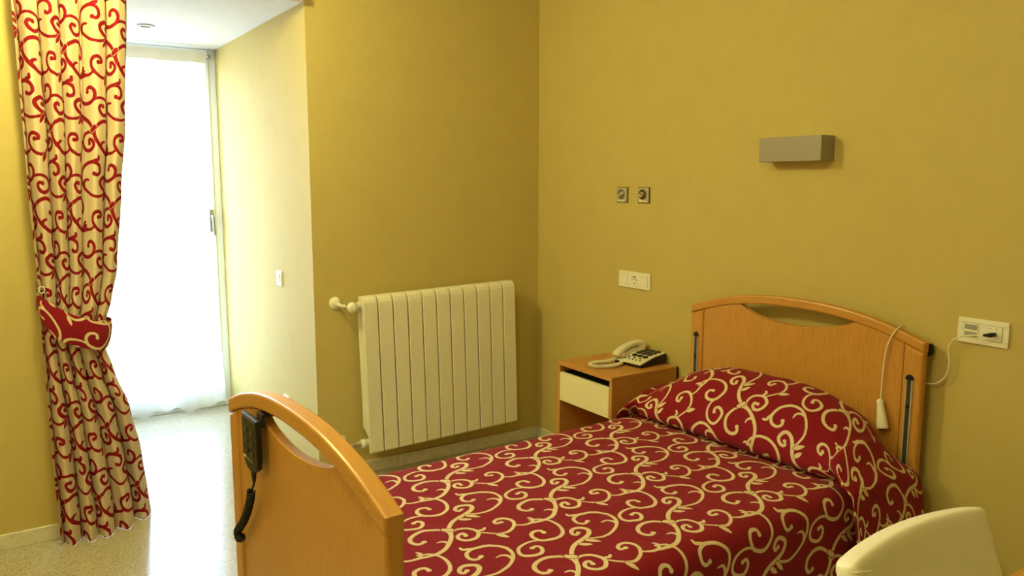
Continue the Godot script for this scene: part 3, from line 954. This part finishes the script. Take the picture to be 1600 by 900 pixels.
func telephone() -> void:
	# the telephone looks into the room: its local x runs to its right-hand side, local z towards whoever dials
	var o := thing("telephone", "cream push-button telephone with black keys and base on the nightstand", "telephone", Vector3(-0.108, 0.648, 0.985))
	o.rotation.y = deg_to_rad(-90.0 + 6.0)
	var ln := 0.176
	var wd := 0.168
	var prof := func(grow: float, up: float) -> PackedVector2Array:
		return PackedVector2Array([Vector2(-ln / 2 - grow, 0.004 + up), Vector2(ln / 2 + grow, 0.004 + up)])
	# wedge: low in front (+z), high at the back (-z); extruded along x
	var turn := Basis(Vector3(0, 0, -1), Vector3.UP, Vector3(1, 0, 0))   # polygon x -> -z (towards the back), extrusion -> x
	var base := PackedVector2Array([Vector2(-ln / 2, 0.004), Vector2(ln / 2, 0.004), Vector2(ln / 2, 0.046), Vector2(0.0, 0.036), Vector2(-ln / 2, 0.014)])
	mi("base", extrude(base, -wd / 2 + 0.002, wd / 2 - 0.002, 0.003, Transform3D(turn, Vector3.ZERO)), M.black, o)
	var shellp := PackedVector2Array([Vector2(-ln / 2 - 0.002, 0.0145), Vector2(0.0, 0.0365), Vector2(ln / 2 - 0.012, 0.0455), Vector2(ln / 2 - 0.012, 0.052), Vector2(0.0, 0.0455), Vector2(-ln / 2 - 0.002, 0.0215)])
	mi("shell", extrude(shellp, -wd / 2, wd / 2, 0.003, Transform3D(turn, Vector3.ZERO), 2), M.plastic_old, o)
	for p in [Vector2(-0.06, -0.07), Vector2(0.06, -0.07), Vector2(-0.06, 0.07), Vector2(0.06, 0.07)]:
		mi("rubber_foot", lathe([Vector2(0, 0), Vector2(0.007, 0), Vector2(0.007, 0.0045), Vector2(0, 0.0045)], 10, Transform3D(Basis(), Vector3(p.x, 0, p.y))), M.black_soft, o)
	var surf := func(zz: float) -> float:      # height of the shell at local z
		var q := -zz
		return lerpf(0.0215, 0.0455, (q + ln / 2 + 0.002) / (ln / 2 + 0.002)) if q < 0.0 else lerpf(0.0455, 0.052, q / (ln / 2 - 0.012))
	var key := func(called: String, x: float, z: float, rx: float, rz: float, hgt: float) -> void:
		var poly := PackedVector2Array()
		for k in 14:
			var a := TAU * k / 14.0
			poly.append(Vector2(signf(cos(a)) * pow(absf(cos(a)), 0.8) * rx, signf(sin(a)) * pow(absf(sin(a)), 0.8) * rz))
		var tilt := atan2(float(surf.call(z - 0.01)) - float(surf.call(z + 0.01)), 0.02)
		var lay := Basis(Vector3(1, 0, 0), tilt - PI / 2)
		mi(called, extrude(poly, 0.0, hgt, 0.0012, Transform3D(lay, Vector3(x, float(surf.call(z)) - 0.0006, z))), M.black, o)
	for row in 4:
		for col in 3:
			key.call("key", -0.008 + col * 0.032, 0.027 - row * 0.0285, 0.0140, 0.0112, 0.005)
	for col in 5:
		key.call("memory_key", -0.030 + col * 0.022, 0.066, 0.005, 0.0042, 0.0035)
	for col in 3:
		key.call("function_key", -0.024 + col * 0.034, 0.049, 0.0075, 0.0042, 0.0035)
	# cradle rises and the handset along the left side
	var hs := Node3D.new()
	hs.name = "handset"
	o.add_child(hs)
	var path := smooth_path([Vector3(-0.060, 0.034, 0.098), Vector3(-0.060, 0.048, 0.088), Vector3(-0.060, 0.066, 0.050), Vector3(-0.060, 0.077, 0.0), Vector3(-0.060, 0.078, -0.045), Vector3(-0.060, 0.071, -0.075), Vector3(-0.060, 0.060, -0.088)], 5)
	var radii := PackedFloat32Array()
	for i in path.size():
		var t := float(i) / (path.size() - 1)
		radii.append((0.0165 + 0.006 * pow(absf(t * 2.0 - 1.0), 2.0)) * (0.55 + 0.45 * smoothstep(0.0, 0.07, t) * smoothstep(1.0, 0.93, t)))
	mi("grip", tube(path, radii, 14, Vector2(0.85, 1.15)), M.plastic_old, hs)
	for z in [0.066, -0.066]:
		mi("cup", lathe([Vector2(0, -0.004), Vector2(0.021, -0.004), Vector2(0.024, 0.004), Vector2(0.021, 0.018), Vector2(0.012, 0.026)], 18, Transform3D(Basis(Vector3(1, 0, 0), 0.22 if z > 0 else -0.1), Vector3(-0.060, 0.036 if z > 0 else 0.054, z))), M.plastic_old, hs)
	mi("cradle", extrude(PackedVector2Array([Vector2(-ln / 2 + 0.006, 0.02), Vector2(-0.045, 0.048), Vector2(0.0, 0.060), Vector2(0.045, 0.062), Vector2(ln / 2 - 0.016, 0.054), Vector2(ln / 2 - 0.016, 0.045), Vector2(0.0, 0.04)]), -0.079, -0.040, 0.003, Transform3D(turn, Vector3.ZERO)), M.plastic_old, o)
	# coiled cord: a tight helix on a loop over the table top
	var loop := smooth_path([Vector3(-0.060, 0.026, 0.096), Vector3(-0.078, 0.012, 0.125), Vector3(-0.098, 0.0105, 0.175), Vector3(-0.100, 0.0105, 0.222), Vector3(-0.072, 0.0105, 0.246), Vector3(-0.035, 0.0105, 0.236), Vector3(-0.012, 0.0105, 0.195), Vector3(-0.006, 0.0105, 0.150), Vector3(-0.016, 0.011, 0.115), Vector3(-0.030, 0.012, 0.092)], 10)
	mi("cord", coil(loop, 0.0068, 0.0026, 0.0056), M.plastic_old, o)

# helix of radius r, wire thickness w and pitch p wound round a path
func coil(path: PackedVector3Array, r: float, w: float, p: float, sides := 5) -> ArrayMesh:
	var run := PackedFloat32Array([0.0])
	for i in range(1, path.size()):
		run.append(run[i - 1] + path[i].distance_to(path[i - 1]))
	var turns := run[-1] / p
	var n := int(turns * 9.0)
	var pts := PackedVector3Array()
	var u := Vector3.UP
	var j := 0
	for i in n + 1:
		var a := run[-1] * i / n
		while j < path.size() - 2 and run[j + 1] < a: j += 1
		var q := path[j].lerp(path[j + 1], (a - run[j]) / maxf(run[j + 1] - run[j], 1e-6))
		var d := (path[j + 1] - path[j]).normalized()
		if absf(d.dot(u)) > 0.95: u = Vector3(0.3, 0.1, 0.95)
		u = (u - d * u.dot(d)).normalized()
		var s := d.cross(u)
		var ph := TAU * turns * i / n
		pts.append(q + (u * cos(ph) + s * sin(ph)) * r)
	return tube(pts, w, sides)

# frames on the right wall: the plate lies in y, z and stands out towards -x
func plate_frame(holder: Node3D, w: float, h: float, holes: Array, deep := 0.009) -> void:
	# a frame made of bars round the square openings
	var st := new_st()
	var xs := [0.0]
	for q in holes:
		xs.append(q - 0.024)
		xs.append(q + 0.024)
	xs.append(w)
	add_box(st, Vector3(-deep, h / 2 + 0.024, 0), Vector3(0, h, w), 0.002)
	add_box(st, Vector3(-deep, 0, 0), Vector3(0, h / 2 - 0.024, w), 0.002)
	for i in range(0, xs.size(), 2):
		add_box(st, Vector3(-deep, h / 2 - 0.024, xs[i]), Vector3(0, h / 2 + 0.024, xs[i + 1]), 0.0008)
	mi("frame", done(st), M.plastic, holder)

func wall_fittings() -> void:
	var toward := Basis(Vector3(0, 0, 1), PI / 2)     # lathe axis -> -x
	# three-part plate above the nightstand
	var a := thing("wall_socket_plate", "white triple wall plate with two switches around a socket above nightstand", "socket", Vector3(0, 0.970, 0.710))
	plate_frame(a, 0.222, 0.080, [0.040, 0.111, 0.182])
	for z in [0.040, 0.182]:
		mi("switch_rocker", box(Vector3(-0.0115, 0.0165, z - 0.0233), Vector3(-0.001, 0.0633, z + 0.0233), 0.0015), M.plastic, a)
	var so := Node3D.new()
	so.name = "socket"
	a.add_child(so)
	so.position = Vector3(0, 0.040, 0.111)
	mi("socket_cover", lathe([Vector2(0.0325, 0.0005), Vector2(0.0325, 0.008), Vector2(0.031, 0.0095), Vector2(0.0215, 0.0095), Vector2(0.0195, 0.0085), Vector2(0.0190, 0.002), Vector2(0, 0.002)], 26, Transform3D(toward, Vector3.ZERO)), M.plastic, so)
	for z in [-0.0095, 0.0095]:
		mi("contact_hole", lathe([Vector2(0.0026, 0.002), Vector2(0.0026, 0.0026), Vector2(0, 0.0027)], 10, Transform3D(toward, Vector3(0, 0, z))), M.black, so)
	for y in [-0.0165, 0.0165]:
		mi("earth_clip", box(Vector3(-0.008, y - 0.003, -0.004), Vector3(-0.002, y + 0.003, 0.004), 0.0006), M.steel, so)
	# two-part plate with the call socket beside the bed
	var b := thing("call_socket_plate", "white double wall plate with nurse call socket beside the headboard", "socket", Vector3(0, 0.976, 2.351))
	plate_frame(b, 0.151, 0.080, [0.041, 0.110])
	mi("insert", box(Vector3(-0.0095, 0.0165, 0.041 - 0.0233), Vector3(-0.001, 0.0633, 0.041 + 0.0233), 0.001), M.plastic, b)
	for y in [0.021, 0.044]:
		mi("grey_lens", box(Vector3(-0.0106, y, 0.041 - 0.019), Vector3(-0.0096, y + 0.016, 0.041 + 0.019), 0.0005), M.grey_plastic, b)
	mi("call_insert", box(Vector3(-0.0115, 0.0165, 0.110 - 0.0233), Vector3(-0.001, 0.0633, 0.110 + 0.0233), 0.0015), M.plastic, b)
	mi("call_mark", box(Vector3(-0.0121, 0.0555, 0.096), Vector3(-0.0116, 0.0575, 0.101)), M.grey_mark, b)
	mi("call_mark", box(Vector3(-0.0121, 0.0555, 0.115), Vector3(-0.0116, 0.0575, 0.120)), M.grey_mark, b)
	mi("call_jack", lathe([Vector2(0, 0.010), Vector2(0.009, 0.010), Vector2(0.009, 0.0135), Vector2(0.007, 0.0145), Vector2(0, 0.0145)], 16, Transform3D(toward, Vector3(0, 0.040, 0.112))), M.plastic, b)
	# two gas outlets
	var labels := ["silver gas outlet plate with bright label, further from the wall lamp", "silver gas outlet plate with darker valve, nearer the wall lamp"]
	for i in 2:
		var g := thing("gas_outlet", labels[i], "gas outlet", Vector3(0, 1.380, 0.678 if i == 0 else 0.830), "gas outlets on the wall above the triple plate")
		mi("back_rim", box(Vector3(-0.004, 0, 0), Vector3(0, 0.076, 0.080), 0.001), M.brown_metal, g)
		mi("plate", box(Vector3(-0.010, 0.003, 0.003), Vector3(-0.0042, 0.073, 0.077), 0.002), M.plate_metal, g)
		mi("collar", lathe([Vector2(0.0235, 0.009), Vector2(0.0235, 0.016), Vector2(0.021, 0.019), Vector2(0.017, 0.019), Vector2(0.016, 0.012), Vector2(0, 0.012)], 24, Transform3D(toward, Vector3(0, 0.041, 0.040))), M.steel if i == 0 else M.brown_metal, g)
		mi("valve_ring", lathe([Vector2(0.0135, 0.012), Vector2(0.0135, 0.022), Vector2(0.011, 0.024), Vector2(0.0065, 0.024), Vector2(0.006, 0.014), Vector2(0, 0.014)], 20, Transform3D(toward, Vector3(0, 0.041, 0.040))), M.chrome, g)
		mi("valve_hole", lathe([Vector2(0.0058, 0.0141), Vector2(0.0058, 0.018), Vector2(0, 0.0182)], 14, Transform3D(toward, Vector3(0, 0.041, 0.040))), M.black, g)
		mi("name_strip", box(Vector3(-0.0106, 0.006, 0.016), Vector3(-0.0101, 0.0145, 0.060)), M.plastic if i == 0 else M.drawer, g)
		mi("lettering", box(Vector3(-0.0110, 0.0095, 0.031), Vector3(-0.0107, 0.0112, 0.045)), M.grey_mark, g)
	# wall lamp
	var l := thing("wall_lamp", "oblong silver grey metal wall lamp above the headboard, switched off", "wall lamp", Vector3(0, 1.5553, 1.5924))
	var w := 0.2735
	var h := 0.0907
	var d := 0.0784
	mi("front_panel", box(Vector3(-d, 0, 0), Vector3(-d + 0.003, h, w), 0.001), M.alu_paint, l)
	for z in [0.0, w - 0.003]:
		mi("end_panel", box(Vector3(-d + 0.003, 0, z), Vector3(0, h, z + 0.003), 0.0008), M.alu_paint, l)
		mi("screw", lathe([Vector2(0.0035, 0), Vector2(0.003, 0.0014), Vector2(0, 0.0016)], 10, Transform3D(Basis(Vector3(1, 0, 0), PI / 2 if z > 0.1 else -PI / 2), Vector3(-0.016, h * 0.52, w if z > 0.1 else 0.0))), M.steel, l)
	mi("back_plate", box(Vector3(-0.003, 0.004, 0.003), Vector3(0, h - 0.004, w - 0.003)), M.alu_paint, l)
	for y in [0.003, h - 0.007]:
		mi("diffuser", box(Vector3(-d + 0.0035, y, 0.0035), Vector3(-0.0035, y + 0.004, w - 0.0035)), M.frosted, l)
	# alcove: light switch, low socket, downlight
	var s := thing("light_switch", "white rocker light switch on the bright alcove wall", "switch", Vector3(-1.3235, 0.930, -0.545))
	s.rotation.y = 0.0206
	mi("frame", box(Vector3(-0.009, 0, 0), Vector3(0.002, 0.080, 0.080), 0.003), M.plastic, s)
	mi("rocker", extrude(PackedVector2Array([Vector2(-0.009, 0.017), Vector2(-0.0115, 0.018), Vector2(-0.015, 0.062), Vector2(-0.009, 0.063)]), 0.017, 0.063, 0.001), M.plastic, s)
	var k := thing("low_socket", "white power socket low on the alcove wall behind the footboard", "socket", Vector3(-1.3235, 0.258, -0.50))
	k.rotation.y = 0.0206
	mi("frame", box(Vector3(-0.010, 0, 0), Vector3(0.002, 0.080, 0.080), 0.003), M.plastic, k)
	mi("socket_cover", lathe([Vector2(0.031, 0.0), Vector2(0.031, 0.0115), Vector2(0.029, 0.013), Vector2(0.0205, 0.013), Vector2(0.0195, 0.0105), Vector2(0, 0.0105)], 24, Transform3D(toward, Vector3(0, 0.040, 0.040))), M.plastic, k)
	var dl := thing("recessed_downlight", "small round recessed downlight in the white alcove ceiling", "ceiling light", Vector3(-1.832, 2.30, -1.02))
	mi("ring", lathe([Vector2(0.026, -0.001), Vector2(0.029, -0.008), Vector2(0.042, -0.006), Vector2(0.046, 0.0)], 28), M.grey_plastic, dl)
	mi("lens", lathe([Vector2(0, -0.002), Vector2(0.027, -0.002), Vector2(0.027, 0.0)], 24), M.frosted, dl)

func call_cord() -> void:
	var o := thing("nurse_call_pendant", "white nurse call cord with pear push hanging over the headboard", "call pendant")
	var toward := Vector3(-1, 0, 0)
	var start := Vector3(-0.046, 1.016, 2.452)
	mi("plug", tube(smooth_path([Vector3(-0.0146, 1.016, 2.4645), Vector3(-0.026, 1.0163, 2.4645), Vector3(-0.033, 1.0155, 2.460), Vector3(-0.038, 1.0145, 2.4525), Vector3(-0.041, 1.0135, 2.444)], 3), [0.0068, 0.0068, 0.0068, 0.007, 0.0072, 0.0072, 0.007, 0.0066, 0.006, 0.0054, 0.0048, 0.0042, 0.0036], 10), M.black, o)
	var b := func(l: float, w: float, h: float) -> Vector3: return bed_point(l, w, h)
	var pts := [Vector3(-0.041, 1.0135, 2.444), Vector3(-0.047, 1.006, 2.40), Vector3(-0.042, 0.992, 2.368), Vector3(-0.034, 0.972, 2.346), Vector3(-0.028, 0.945, 2.337), Vector3(-0.024, 0.905, 2.341), Vector3(-0.022, 0.862, 2.333), Vector3(-0.022, 0.833, 2.310), Vector3(-0.022, 0.822, 2.28), Vector3(-0.022, 0.822, 2.255), Vector3(-0.024, 0.85, 2.225), b.call(-0.046, 0.895, 0.93), b.call(-0.044, 0.893, 0.985), b.call(-0.030, 0.894, 1.0035), b.call(-0.010, 0.892, 1.0040), b.call(0.0045, 0.886, 0.990), b.call(0.005, 0.872, 0.965), b.call(0.005, 0.858, 0.918), b.call(0.005, 0.853, 0.84), b.call(0.0065, 0.852, 0.748)]
	mi("cable", tube(smooth_path(pts, 8), 0.0024, 8), M.plastic, o)
	var top: Vector3 = b.call(0.0105, 0.852, 0.748)
	var low: Vector3 = b.call(0.021, 0.873, 0.655)
	var d := (top - low).normalized()
	var side := d.cross(Vector3.RIGHT).normalized()
	var xf := Transform3D(Basis(side.cross(d).normalized() * -1.0, d, side), low)
	var push := Node3D.new()
	push.name = "pear_push"
	o.add_child(push)
	mi("pear_body", lathe([Vector2(0, 0.0), Vector2(0.0185, 0.0), Vector2(0.0195, 0.004), Vector2(0.0175, 0.022), Vector2(0.0135, 0.058), Vector2(0.0110, 0.080), Vector2(0.0125, 0.086), Vector2(0.011, 0.094), Vector2(0.005, 0.099), Vector2(0, 0.1)], 22, xf), M.plastic, push)
	mi("push_button", lathe([Vector2(0, -0.006), Vector2(0.010, -0.006), Vector2(0.013, -0.002), Vector2(0.013, 0.001)], 16, xf), M.brown_metal, push)

func hand_control() -> void:
	# hangs in the slot of the footboard on its clip
	var o := thing("hand_control", "black bed hand control with coiled cord hooked on the footboard", "remote control", bed_point(MESH_L, 0.262, -0.038))
	o.rotation.y = bed_yaw()
	var poly := PackedVector2Array([Vector2(-0.058, 0.925), Vector2(-0.058, 0.815), Vector2(-0.050, 0.797), Vector2(-0.026, 0.783), Vector2(0.0, 0.779), Vector2(0.026, 0.783), Vector2(0.050, 0.797), Vector2(0.058, 0.815), Vector2(0.058, 0.925)])
	var lean := Transform3D(Basis(Vector3(0, 1, 0), 0.0), Vector3(0, 0, 0))
	mi("body", extrude(poly, 0.008, 0.024, 0.004, lean, 2), M.black, o)
	mi("end_ridge", box(Vector3(-0.054, 0.9165, 0.0240), Vector3(0.054, 0.9215, 0.0255), 0.0006), M.grey_plastic_dark, o)
	for r in 3:
		for c in 2:
			var xx := -0.022 + 0.044 * c
			var yy := 0.886 - 0.027 * r
			var el := PackedVector2Array()
			for k in 16:
				el.append(Vector2(xx + 0.013 * cos(TAU * k / 16.0), yy + 0.0085 * sin(TAU * k / 16.0)))
			var bt := mi("button", extrude(el, 0.0241, 0.0260, 0.0008), M.button, o)
			mi("arrow", extrude(PackedVector2Array([Vector2(xx - 0.004, yy - 0.002), Vector2(xx + 0.004, yy - 0.002), Vector2(xx, yy + 0.004)]), 0.0260, 0.0263), M.grey_mark, bt)
	mi("name_strip", box(Vector3(-0.046, 0.808, 0.0241), Vector3(-0.032, 0.815, 0.0245)), M.plastic, o)
	for k in 5:
		mi("letter", box(Vector3(-0.026 + k * 0.011, 0.8075, 0.0241), Vector3(-0.019 + k * 0.011, 0.8135, 0.0244)), M.grey_mark, o)
	var clip := new_st()
	add_box(clip, Vector3(0.018, 0.905, 0.0), Vector3(0.056, 0.940, 0.0078), 0.001)
	add_box(clip, Vector3(0.018, 0.931, -0.050), Vector3(0.056, 0.9395, 0.0), 0.001)
	mi("clip", done(clip), M.black, o)
	mi("strain_relief", tube(PackedVector3Array([Vector3(0.002, 0.785, 0.016), Vector3(0.002, 0.770, 0.016), Vector3(0.002, 0.752, 0.016)]), [0.0075, 0.0065, 0.0045], 10), M.black, o)
	var cord := new_st()
	add_tube(cord, smooth_path([Vector3(0.002, 0.754, 0.016), Vector3(-0.002, 0.744, 0.016), Vector3(-0.008, 0.735, 0.016), Vector3(-0.020, 0.726, 0.016), Vector3(-0.028, 0.718, 0.016)], 6), 0.0032, 8)
	mi("lead", done(cord), M.black, o)
	var coil_path := smooth_path([Vector3(-0.028, 0.718, 0.016), Vector3(-0.033, 0.702, 0.016), Vector3(-0.042, 0.684, 0.016), Vector3(-0.072, 0.642, 0.016), Vector3(-0.115, 0.598, 0.016), Vector3(-0.160, 0.562, 0.016), Vector3(-0.172, 0.544, 0.016), Vector3(-0.160, 0.534, 0.014), Vector3(-0.142, 0.546, 0.012)], 10)
	mi("coiled_cord", coil(coil_path, 0.0085, 0.0034, 0.0074, 6), M.black, o)

func chair_and_table() -> void:
	# the chair stands with its back to the bed
	var o := thing("upholstered_chair", "cream leatherette chair with reclined padded back beside the bed", "chair", Vector3(-1.213, 0.0, 3.03))
	var bw := 0.213
	var lean := 0.33
	var back := Transform3D(Basis(Vector3(1, 0, 0), -lean), Vector3(0, 0.44, 0.0))
	var H := 0.45
	mi("backrest", padded(bw, H, 0.046, back), M.leatherette, o)
	mi("seam", tube(smooth_path([back * Vector3(-bw + 0.002, H - 0.030, 0.040), back * Vector3(-bw + 0.012, H - 0.030, 0.050), back * Vector3(-bw + 0.030, H - 0.033, 0.0535)], 4), 0.0011, 6), M.leatherette, o)
	mi("seat", box(Vector3(-0.225, 0.385, -0.01), Vector3(0.225, 0.465, 0.43), 0.025), M.leatherette, o)
	for p in [Vector2(-0.195, 0.02), Vector2(0.195, 0.02), Vector2(-0.195, 0.39), Vector2(0.195, 0.39)]:
		mi("leg", box(Vector3(p.x - 0.018, 0, p.y - 0.018), Vector3(p.x + 0.018, 0.385, p.y + 0.018), 0.003), M.wood_up, o)
	var t := thing("side_table", "small beech table beside the cream chair along the yellow wall", "table", Vector3(-0.46, 0, 3.193))
	mi("table_top", box(Vector3(-0.40, 0.625, -0.30), Vector3(0.40, 0.65, 0.30), 0.004), M.wood_across, t)
	for p in [Vector2(-0.35, -0.25), Vector2(0.35, -0.25), Vector2(-0.35, 0.25), Vector2(0.35, 0.25)]:
		mi("leg", box(Vector3(p.x - 0.022, 0, p.y - 0.022), Vector3(p.x + 0.022, 0.5545, p.y + 0.022), 0.003), M.wood_up, t)
	var ap := new_st()
	for z in [-0.26, 0.24]:
		add_box(ap, Vector3(-0.36, 0.555, z), Vector3(0.36, 0.6245, z + 0.02), 0.001)
	mi("apron", done(ap), M.wood_across, t)

# an upholstered slab: half width bw, height H, thick d, its faces bulging, its upper edge bowed up
func padded(bw: float, H: float, d: float, xf: Transform3D) -> ArrayMesh:
	var NX := 28
	var NY := 40
	var st := new_st()
	st.set_smooth_group(0)
	# closed loft: section in z, y per x station (superellipse outline), capped at the sides
	var stations := []
	for i in NX + 1:
		var s0 := -1.0 + 2.0 * i / NX
		var s := sin(s0 * PI / 2.0)
		var edge := pow(maxf(0.0, 1.0 - pow(absf(s), 36.0)), 0.5)
		var ring := PackedVector3Array()
		var top := H - 0.016 + 0.015 * (1.0 - s * s)
		for k in NY:
			var a := TAU * k / NY
			var cz := signf(cos(a)) * pow(absf(cos(a)), 0.32)
			var cy := signf(sin(a)) * pow(absf(sin(a)), 0.09)
			var bulge := 1.0 + 0.12 * (1.0 - s * s)
			var y := top * 0.5 + cy * (top * 0.5 - (1.0 - edge) * 0.012)
			var z := cz * d * 0.5 * bulge * (0.35 + 0.65 * edge) + 0.026
			ring.append(xf * Vector3(s * bw, y, z - 0.018 * (1.0 - s * s)))
		stations.append(ring)
	var mid := xf * Vector3(0, H / 2, 0.026)
	for i in NX:
		for k in NY:
			var j := (k + 1) % NY
			var n: Vector3 = (stations[i][k] + stations[i + 1][j]) * 0.5 - xf * Vector3(sin((-1.0 + 2.0 * (i + 0.5) / NX) * PI / 2) * bw, H / 2, 0.026)
			quad(st, stations[i][k], stations[i][j], stations[i + 1][j], stations[i + 1][k], n)
	for e in [0, NX]:
		var c := Vector3.ZERO
		for p in stations[e]: c += p / NY
		for k in NY:
			tri(st, c, stations[e][k], stations[e][(k + 1) % NY], c - mid)
	return done(st)

func ceiling_lamps() -> void:
	var labels := ["round opal pendant lamp near the alcove curtain, lit", "round opal pendant lamp over the foot side of the bed, lit", "round opal pendant lamp by the far left wall, dimmer than the others"]
	var spots := [Vector3(-2.28, 2.65, 0.80), Vector3(-2.30, 2.65, 2.60), Vector3(-3.75, 2.65, 2.1)]
	for i in 3:
		var o := thing("pendant_lamp", labels[i], "pendant lamp", spots[i], "opal pendant lamps")
		mi("base", lathe([Vector2(0, -0.02), Vector2(0.075, -0.02), Vector2(0.08, -0.004), Vector2(0.08, 0.0)], 28), M.frame_white, o)
		mi("stem", tube(PackedVector3Array([Vector3(0, -0.02, 0), Vector3(0, -0.155, 0)]), 0.008, 10), M.frame_white, o)
		var globe := mi("globe", lathe([Vector2(0, -0.205), Vector2(0.04, -0.20), Vector2(0.075, -0.18), Vector2(0.098, -0.145), Vector2(0.105, -0.11), Vector2(0.098, -0.072), Vector2(0.078, -0.04), Vector2(0.06, -0.0205), Vector2(0, -0.0205)], 28), M.globe, o)
		var l := OmniLight3D.new()
		l.name = "lamp_light"
		globe.position.y = -0.13
		l.position = Vector3(0, -0.245, 0)
		l.light_color = Color(1.0, 0.96, 0.62)
		l.light_energy = [1.40, 0.68, 0.55][i]
		l.light_size = 0.09
		l.omni_range = 12.0
		l.omni_attenuation = 2.0
		l.shadow_enabled = true
		o.add_child(l)
